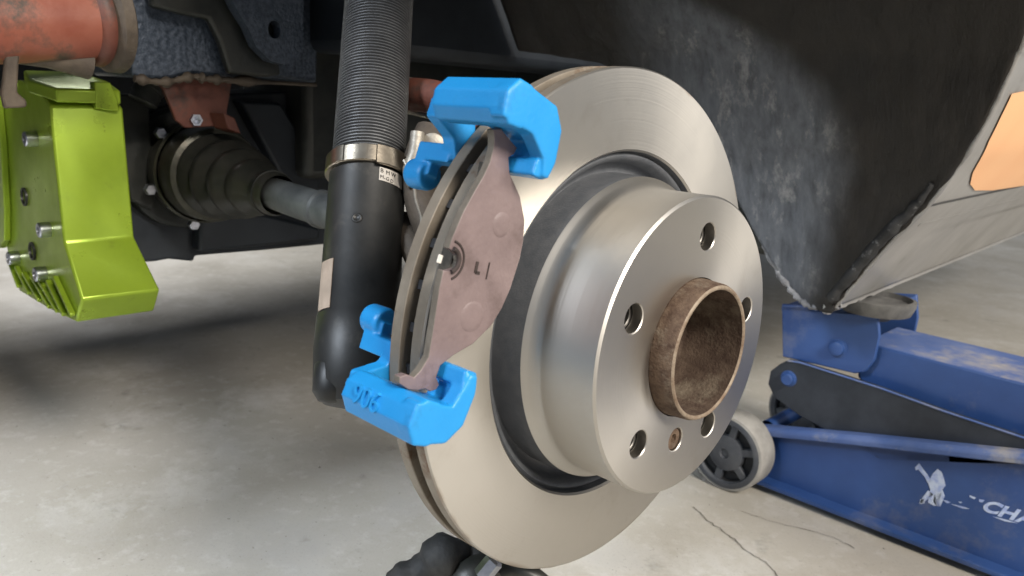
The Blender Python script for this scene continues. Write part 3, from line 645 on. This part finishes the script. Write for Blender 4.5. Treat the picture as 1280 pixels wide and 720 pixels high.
# ------------------------------------------------------------------ car body: wheel arch, sill, orange film
car = thing('car_body', (-.6, .5, 0), 'stripped car body with scraped wheel arch and grey sill above the jack', 'car')
EP = [(1043, 383), (1075, 345), (1115, 300), (1160, 255), (1190, 215), (1215, 180), (1245, 125), (1268, 72), (1280, 40)]
E3 = [aty(*p, .40-.09*i/8) for i, p in enumerate(EP)]
E3 += [V((.072, .255, .268)), V((.080, .16, .335)), V((.083, .03, .372)), V((.080, -.10, .365))]
ES = spline(E3, 8)
NE = len(ES)
def edge_at(ph):
    # interpolate the arch edge by its angle round the axle
    best = ES[0]
    for a, b in zip(ES, ES[1:]):
        pa, pb = math.atan2(a.z, a.y), math.atan2(b.z, b.y)
        if pa <= ph <= pb: return a.lerp(b, (ph-pa)/max(1e-6, pb-pa))
    return ES[-1] if ph > math.atan2(ES[-1].z, ES[-1].y) else ES[0]
PHE = math.atan2(ES[-1].z, ES[-1].y)
# lower trim line of the inner arch: X -> Z
TR = [(-.070, -.060), (-.085, -.062), (-.113, -.057), (-.137, -.034), (-.164, .007), (-.189, .054), (-.218, .105), (-.257, .149), (-.334, .185), (-.45, .20)]
def ztrim(X):
    if X >= TR[0][0]: return TR[0][1]
    for (a, za), (b, zb) in zip(TR, TR[1:]):
        if b <= X <= a: return za+(zb-za)*(a-X)/(a-b)
    return TR[-1][1]
bm = bmesh.new(); NI, NJ = 120, 110; grid = []
ph_min = math.atan2(ES[0].z, ES[0].y)
vals = {}
for j in range(NJ+1):
    tj = (j/NJ)**1.25; row = []
    Xb = ES[0].x + (-.45-ES[0].x)*tj
    Zb = ztrim(Xb)
    ph0 = math.asin(max(-.95, min(.95, Zb/.405)))
    for _ in range(12):
        e_ = edge_at(ph0); x_ = e_.x+(-.45-e_.x)*tj
        ph0 = .5*ph0+.5*math.asin(max(-.95, min(.95, ztrim(x_)/.405)))
    if j == 0: ph0 = ph_min
    for i in range(NI+1):
        ph = ph0+(PHE-ph0)*(i/NI)**1.2
        e = edge_at(ph); rho = math.hypot(e.y, e.z)
        X = e.x+(-.45-e.x)*tj
        # the shell bulges a little outwards behind the lip
        bul = .010*math.sin(min(1, tj*4)*math.pi/2)
        nz = (mnoise.noise(V((X*40, ph*14, 3)))*.0016+mnoise.noise(V((X*110, ph*40, 7)))*.0007)*(0 if j == 0 else 1)
        rr = rho+bul+nz
        if i == 0 and j > 0: rr += .0
        v = bm.verts.new((X, rr*math.cos(ph), rr*math.sin(ph)))
        row.append(v)
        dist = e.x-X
        # boundary of the black band measured inwards from the lip
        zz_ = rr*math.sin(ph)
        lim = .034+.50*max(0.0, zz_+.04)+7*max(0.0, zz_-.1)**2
        vals[v] = max(0.0, min(1.0, max(0.5+(lim-dist)/.095, (.30+(-.22-X)/.22))))  # second term paints shade into the colour towards the inboard end
    grid.append(row)
bm.verts.index_update(); lst = [vals[v] for v in bm.verts]
for j in range(NJ):
    for i in range(NI): bm.faces.new((grid[j][i], grid[j][i+1], grid[j+1][i+1], grid[j+1][i]))
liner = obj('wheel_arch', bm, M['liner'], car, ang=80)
at_ = liner.data.attributes.new('lip_black_inboard_shade', 'FLOAT', 'POINT')
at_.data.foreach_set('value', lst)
sol = liner.modifiers.new('thick', 'SOLIDIFY'); sol.thickness = .003; sol.offset = -1 if True else 1
# bottom hem of the arch: torn sealant edge
hem = [aty(x, y, .402) for x, y in [(1052, 380), (1040, 386), (1024, 385), (1004, 378), (985, 358), (968, 332), (955, 303), (945, 278), (935, 248), (925, 222), (912, 190), (896, 160), (878, 133), (862, 112)]]
obj('torn_hem', tube([p+V((random.uniform(-1, 1), random.uniform(-1, 1), random.uniform(-1, 1)))*.0012 for p in spline(hem, 7)], [random.uniform(.0018, .0040) for _ in range(92)], 9), M['ragged'], car, ang=80)
# rolled lip along the arch edge
obj('arch_lip', tube([p+V((.001, 0, 0))+V((random.uniform(-1, 1), random.uniform(-1, 1), random.uniform(-1, 1)))*.0002 for p in ES[:92]], [.0024+.0002*math.sin(i*.7) for i in range(min(92, NE))], 8), M['skin'], car, ang=80)
lb = tube([p+V((-.006, -.0045, .002))+V((random.uniform(-1, 1), random.uniform(-1, 1), random.uniform(-1, 1)))*.0007 for p in ES[2:29]], [.0054+.0008*math.sin(i_*1.9)*math.sin(i_*.7)-.0035*max(0, (i_-17)/9) for i_ in range(27)], 10)
obj('lip_sealant', lb, M['torn_dark'], car, ang=80, label='black and grey torn sealant inside the arch lip')
# outer skin swept back from the arch edge
bm = bmesh.new(); rows = []
Yend = 1.9; NK = 26
bot = [V((-.080, .400, -.058)), V((-.080, .42, -.056)), V((-.080, .501, -.046)), V((-.080, .623, -.040)), V((-.080, .812, -.035)), V((-.080, 1.173, -.031)), V((-.080, Yend, -.03))]
for i, e in enumerate(ES[:84]):
    row = []
    for k in range(NK+1):
        t = (k/NK)**1.8; Y = e.y+(Yend-e.y)*t
        zz = e.z+(.02*(Y-.4) if e.z < .02 else .02*(Y-.4)*.6)
        row.append(bm.verts.new((e.x, Y, zz)))
    rows.append(row)
for a, b in zip(rows, rows[1:]):
    for k in range(NK): bm.faces.new((a[k], a[k+1], b[k+1], b[k]))
skin = obj('outer_skin', bm, M['skin'], car, ang=50)
so = skin.modifiers.new('thick', 'SOLIDIFY'); so.thickness = .002; so.offset = 0
# sill flange: ragged pinch seam below the skin
bm = bmesh.new(); prev = None
e0 = ES[0]
for k in range(91):
    Y = .398+(Yend-.398)*(k/90)**2.0
    z1 = e0.z+.02*(Y-.4)+.003; jag = mnoise.noise(V((Y*60, 0, 0)))*.004+mnoise.noise(V((Y*170, 4, 0)))*.0018
    z0 = z1-.012-jag*max(.06, min(1, (.62-Y)/.15))
    cur = [bm.verts.new((e0.x-.006, Y, z1)), bm.verts.new((e0.x-.006, Y, z0)), bm.verts.new((e0.x-.010, Y, z0)), bm.verts.new((e0.x-.010, Y, z1))]
    if prev:
        for i in range(4): bm.faces.new((prev[i], prev[(i+1) % 4], cur[(i+1) % 4], cur[i]))
    else: bm.faces.new(cur)
    prev = cur
obj('pinch_seam', bm, M['skin'], car, ang=40)
# horizontal swage crease and panel gap on the lower skin
def skin_x(z):
    for a, b in zip(ES, ES[1:]):
        if a.z <= z <= b.z: return a.x+(b.x-a.x)*(z-a.z)/max(1e-6, b.z-a.z)
    return ES[0].x if z < ES[0].z else ES[84].x
def on_skin(px, py, lift=.0022):
    lo, hi = .36, 2.5
    P = None
    for Y in [.34+.004*k for k in range(420)]:
        p = aty(px, py, Y)
        zz = p.z-.012*(Y-.4)
        if p.x < skin_x(zz)+lift: return p
        P = p
    return P
def skin_strip(pts, wid, th):
    bm = bmesh.new()
    P = [on_skin(x, y) for x, y in pts]
    prev = None
    for i, p in enumerate(P):
        z0, z1 = p.z-wid, p.z+wid
        cur = []
        for z, l in ((z0, .0012), (z0, .0014+th), (z1, .0014+th), (z1, .0012)):
            cur.append(bm.verts.new((skin_x(z-.012*(p.y-.4))+l, p.y, z)))
        if prev:
            for k in range(4): bm.faces.new((prev[k], prev[(k+1) % 4], cur[(k+1) % 4], cur[k]))
        else: bm.faces.new(cur)
        prev = cur
    bm.faces.new(prev[::-1]); return bm
M['gap'] = mat('panel_gap', (0.05, 0.05, 0.05), None, rough=0.8)
def line(a, b, n=14): return [(a[0]+(b[0]-a[0])*k/n, a[1]+(b[1]-a[1])*k/n) for k in range(n+1)]
obj('panel_gap', skin_strip(line((1163, 257), (1279, 232)), .0011, .0006), M['gap'], car)
obj('swage_line', skin_strip(line((1150, 281), (1279, 247)), .0014, .0005), M['skin'], car)
# orange film patch: grid projected on the skin, real thickness
OP = [(1264, 117), (1300, 110), (1330, 104), (1330, 228), (1280, 232), (1240, 238), (1218, 238), (1212, 230), (1215, 216), (1235, 176), (1250, 146)]
bm = bmesh.new()
ring = [on_skin(x, y, .0024) for x, y in OP]
a = [bm.verts.new(p) for p in ring]; ctr = on_skin(1275, 180, .0024); c = bm.verts.new(ctr)
for i in range(len(a)): bm.faces.new((a[i], a[(i+1) % len(a)], c))
bmesh.ops.subdivide_edges(bm, edges=bm.edges[:], cuts=4, use_grid_fill=True)
for v in bm.verts: v.co.x = skin_x(v.co.z-.012*(v.co.y-.4))+.0024
obj('orange_film', bm, M['orange'], car, ang=80)
# underbody pan and inner wall closing the space above
obj('floor_pan', box((-.78, .47, -.03), (-.11, 1.9, .05)), M['black_metal'], car, bevel=.01)
obj('underbody', box((-2.0, -2.2, .20), (-.80, 2.2, .26)), M['navy_metal'], car, bevel=.01)
obj('inner_wing', box((-.80, -.9, .30), (-.45, 2.2, .36)), M['navy_metal'], car, bevel=.01)
obj('chassis_rail', box((-.56, .11, .165), (-.46, 2.0, .30)), M['navy_metal'], car, bevel=.012)
obj('bulkhead', box((-.80, .16, .02), (-.64, 2.0, .30)), M['black_metal'], car, bevel=.01)
obj('far_sill', box((-1.75, -2.0, -.03), (-1.60, 2.2, .26)), M['navy_metal'], car, bevel=.02)
obj('bonnet', box((-1.7, -1.6, .42), (.06, -.75, .46)), M['skin'], car, bevel=.02) if False else None

# ------------------------------------------------------------------ trolley jack
jk = thing('trolley_jack', (-.05, .53, FLOOR), 'worn blue trolley jack on the concrete with its saddle under the sill', 'jack')
YN = .47
def jy(x, y, Y=YN): return aty(x, y, Y)
# near side frame: web, rolled top flange, bottom flange
zt0, zt1 = jy(960, 538).z, jy(1280, 572).z
x0, x1 = jy(955, 540).x, jy(1280, 565).x
slope = (zt1-zt0)/(x1-x0)
XE = .62
def ft(x): return min(zt0+slope*(x-x0), -.135)
zb = FLOOR+.010
for side_, yy, dirn in (('near', YN, 1), ('far', YN+.165, -1)):
    web = [(x0+.004, zb), (XE, zb), (XE, ft(XE)), (.10, ft(.10)), (x0+.004, ft(x0))]
    obj('side_frame', prism([V((x, yy+.010*dirn, z)) for x, z in web], (0, .005, 0)), M['jack'], jk, bevel=.001)
    n = 14; fl = [V((x0-.006+(XE-x0+.006)*k/n, yy+.004*dirn, ft(x0-.006+(XE-x0+.006)*k/n))) for k in range(n+1)]
    fa, fb2 = fl[0], V((.10, yy+.004*dirn, ft(.10))); fc = V((XE, yy+.004*dirn, ft(XE)))
    sec_ = [(-.009, -.006), (-.010, .001), (-.006, .0055), (.006, .0055), (.010, .001), (.009, -.006)]
    fbm = bmesh.new(); pr_ = None
    for q_ in [fa, fa+V((.006, 0, 0))]+fl[2:]:
        k_ = .72 if q_ is fa else 1.0
        cu_ = [fbm.verts.new(q_+V((0, a_*k_, b_*k_))) for a_, b_ in sec_]
        if pr_:
            for m_ in range(6): fbm.faces.new((pr_[m_], pr_[(m_+1) % 6], cu_[(m_+1) % 6], cu_[m_]))
        else: fbm.faces.new(cu_)
        pr_ = cu_
    fbm.faces.new(pr_[::-1])
    obj('top_flange', fbm, M['jack_dusty'], jk, bevel=.0015)
    obj('bottom_flange', prism([V((x0+.002, yy-.008*dirn, zb-.002)), V((XE, yy-.008*dirn, zb-.002)), V((XE, yy-.008*dirn, zb+.004)), V((x0+.002, yy-.008*dirn, zb+.004))], (0, .022*dirn, 0)), M['jack'], jk, bevel=.0015)
obj('frame_hole', lathe([(0, .0042), (-.0012, .0042), (-.0012, 0)], 20, Matrix.Translation(aty(1181, 647, YN+.010)) @ Matrix.Rotation(R_(90), 4, 'Z') @ Matrix.Rotation(R_(180), 4, 'Z')), M['wheel_void'], jk)
# worn white print on the near frame: figure, dashes and letters
YF = YN+.0098
def fp(x, y): return aty(x, y, YF)
def blob(pts): return prism([fp(x, y) for x, y in pts], (0, -.0003, 0))
fig = [[(1166, 592), (1172, 586), (1177, 590), (1180, 598), (1182, 607), (1178, 612), (1181, 620), (1176, 632), (1167, 632), (1160, 628), (1163, 612), (1160, 603)],
       [(1160, 604), (1156, 596), (1149, 588), (1146, 582), (1149, 579), (1154, 586), (1160, 594), (1164, 601)],
       [(1144, 584), (1148, 581), (1149, 586), (1145, 588)],
       [(1160, 613), (1167, 618), (1158, 625), (1153, 630), (1149, 629), (1153, 622)],
       [(1168, 618), (1177, 616), (1174, 628), (1176, 633), (1170, 632), (1167, 627)],
       [(1150, 624), (1155, 624), (1156, 629), (1151, 629)],
       [(1179, 625), (1184, 626), (1188, 628), (1184, 629)]]
bm = bmesh.new()
for pts in fig: prism([fp(x, y) for x, y in pts], (0, -.0003, 0), bm)
obj('worn_emblem', bm, M['flake'], jk)
bm = bmesh.new()
for pts in [[(1189, 630), (1203, 633), (1212, 636), (1203, 635.5)], [(1198, 627), (1203, 627.5), (1201, 629)], [(1212, 619), (1220, 622), (1218, 624), (1212, 621)], [(1224, 624), (1231, 625), (1228, 628), (1224, 627)], [(1241, 645.5), (1256, 649), (1272, 654), (1256, 651.5)]]:
    prism([fp(x, y) for x, y in pts], (0, -.0003, 0), bm)
obj('worn_dashes', bm, M['flake'], jk)
pc = fp(1263, 644); dx = (fp(1280, 648.5)-fp(1240, 637)).normalized()
zz = V((0, -1, 0)); dx = V((dx.x, 0, dx.z)).normalized(); yv = zz.cross(dx)
shear = Matrix(((1, .35, 0, 0), (0, 1, 0, 0), (0, 0, 1, 0), (0, 0, 0, 1)))
for ch, px_, py_ in (('C', 1240, 635), ('H', 1261, 642), ('A', 1284, 649)):
    obj('worn_letter', text_mesh(ch, .0165, .0003, basis(fp(px_, py_), dx, yv, zz) @ Matrix.Scale(1.25, 4, (1, 0, 0)) @ shear, None, .0006), M['flake'], jk)
# lift arm: box beam and saddle bracket
YA = .50
arm_pts = [jy(1092, 431, YA), jy(1280, 479, YA)]
sl = (arm_pts[1].z-arm_pts[0].z)/(arm_pts[1].x-arm_pts[0].x)
ax0 = arm_pts[0].x-.012; az0 = arm_pts[0].z-sl*.012
XA = .55
lifta = obj('lift_arm', prism([V((ax0, YA, az0)), V((XA, YA, az0+sl*(XA-ax0))), V((XA, YA, az0+sl*(XA-ax0)-.075)), V((ax0+.03, YA, az0-.062)), V((ax0, YA, az0-.040))], (0, .105, 0)), [M['jack'], M['jack_dusty']], jk, bevel=.003, seg=3)
for p in lifta.data.polygons:
    if p.normal.z > .7: p.material_index = 1
brk = [(976, 384), (1094, 393), (1122, 389), (1118, 396), (1096, 428), (1094, 452), (1084, 466), (1068, 466), (976, 446)]
brk = [(977, 380), (1097, 388), (1099, 420), (1093, 450), (1082, 465), (1068, 467), (978, 446)]
YB = YA-.012
obj('saddle_bracket', prism([jy(x, y, YB) for x, y in brk], (0, .006, 0)), M['jack'], jk, bevel=.0012)
obj('saddle_bracket', prism([jy(x, y, YB)+V((0, .122, 0)) for x, y in brk], (0, .006, 0)), M['jack'], jk, bevel=.0012)
b0, b1 = jy(977, 382, YB), jy(1097, 389, YB)
obj('bracket_top', prism([b0, b1, b1+V((0, .128, 0)), b0+V((0, .128, 0))], (0, 0, -.006)), M['jack'], jk, bevel=.001)
def pin(px, py, Y, r=.0085, nm='pivot_pin', mt=None):
    return obj(nm, lathe([(.001, r*1.25), (-.001, r*1.25), (-.0015, r), (-.006, r*.92), (-.007, r*.75), (-.007, 0)], 28, Matrix.Translation(jy(px, py, Y)) @ Matrix.Rotation(R_(90), 4, 'Z')), mt or M['jack'], jk)
pin(1047, 435, YB)
# black parallel link
lk = [(975, 455), (985, 450), (1000, 452), (1100, 484), (1180, 513), (1285, 548), (1285, 582), (1100, 575), (1000, 520), (968, 497), (960, 480), (963, 464)]
YL = YB-.008
obj('parallel_link', prism([jy(x, y, YL) for x, y in lk], (0, .006, 0)), M['jack_black'], jk, bevel=.0008)
le = [jy(x, y, YL-.0006) for x, y in [(985, 451), (1000, 453), (1100, 485), (1180, 514), (1285, 549)]]
obj('link_edge', tube(le, .0011, 8), M['jack_dusty'], jk, ang=80)
pin(986, 473, YL, .0075)
obj('cross_shaft', lathe([(0, .009), (.16, .009)], 24, Matrix.Translation((-.165, YN+.01, -.232)) @ Matrix.Rotation(R_(90), 4, 'Z')), M['jack'], jk)
# round saddle under the sill
sc_ = V((-.078, .515, -.064))
obj('saddle', lathe([(-.020, .016), (-.014, .022), (-.012, .036), (-.002, .040), (.003, .040), (.004, .036), (-.001, .033), (-.001, 0)], 56, Matrix.Translation(sc_) @ Matrix.Rotation(R_(-90), 4, 'Y')), M['saddle'], jk)
# front rollers
WR = .046; wc = V((-.190, .432, FLOOR+WR))
def wheel(c, label=None):
    MW = Matrix.Translation(c) @ Matrix.Rotation(R_(90), 4, 'Z')   # local +X -> world +Y
    o = obj('roller', lathe([(.002, .040), (0, .0425), (.001, .0452), (.004, WR), (.032, WR), (.036, .044), (.036, 0)], 72, MW), M['wheel_tread'], jk, ang=40)
    obj('rim_ring', lathe([(.003, .0345), (-.0005, .036), (-.0008, .0415), (.001, .0430)], 72, MW), M['wheel_hub'], o, ang=60)
    obj('recess', lathe([(.003, .0345), (.010, .034), (.010, 0)], 48, MW), M['wheel_void'], o)
    obj('cap', lathe([(.008, .022), (.001, .021), (-.001, .017), (-.0015, .006), (.001, .005), (.001, 0)], 40, MW), M['wheel_hub'], o)
    for k in range(6):
        a = 2*math.pi*k/6+.4
        s = bmesh.new(); box((.002, .018, -.0045), (.009, .0355, .0045), s)
        bmesh.ops.transform(s, matrix=MW @ Matrix.Rotation(a, 4, 'X') @ Matrix.Rotation(.35, 4, 'X'), verts=s.verts[:])
        obj('spoke', s, M['wheel_hub'], o, bevel=.001)
wheel(wc)
wheel(wc+V((0, .20, 0)))
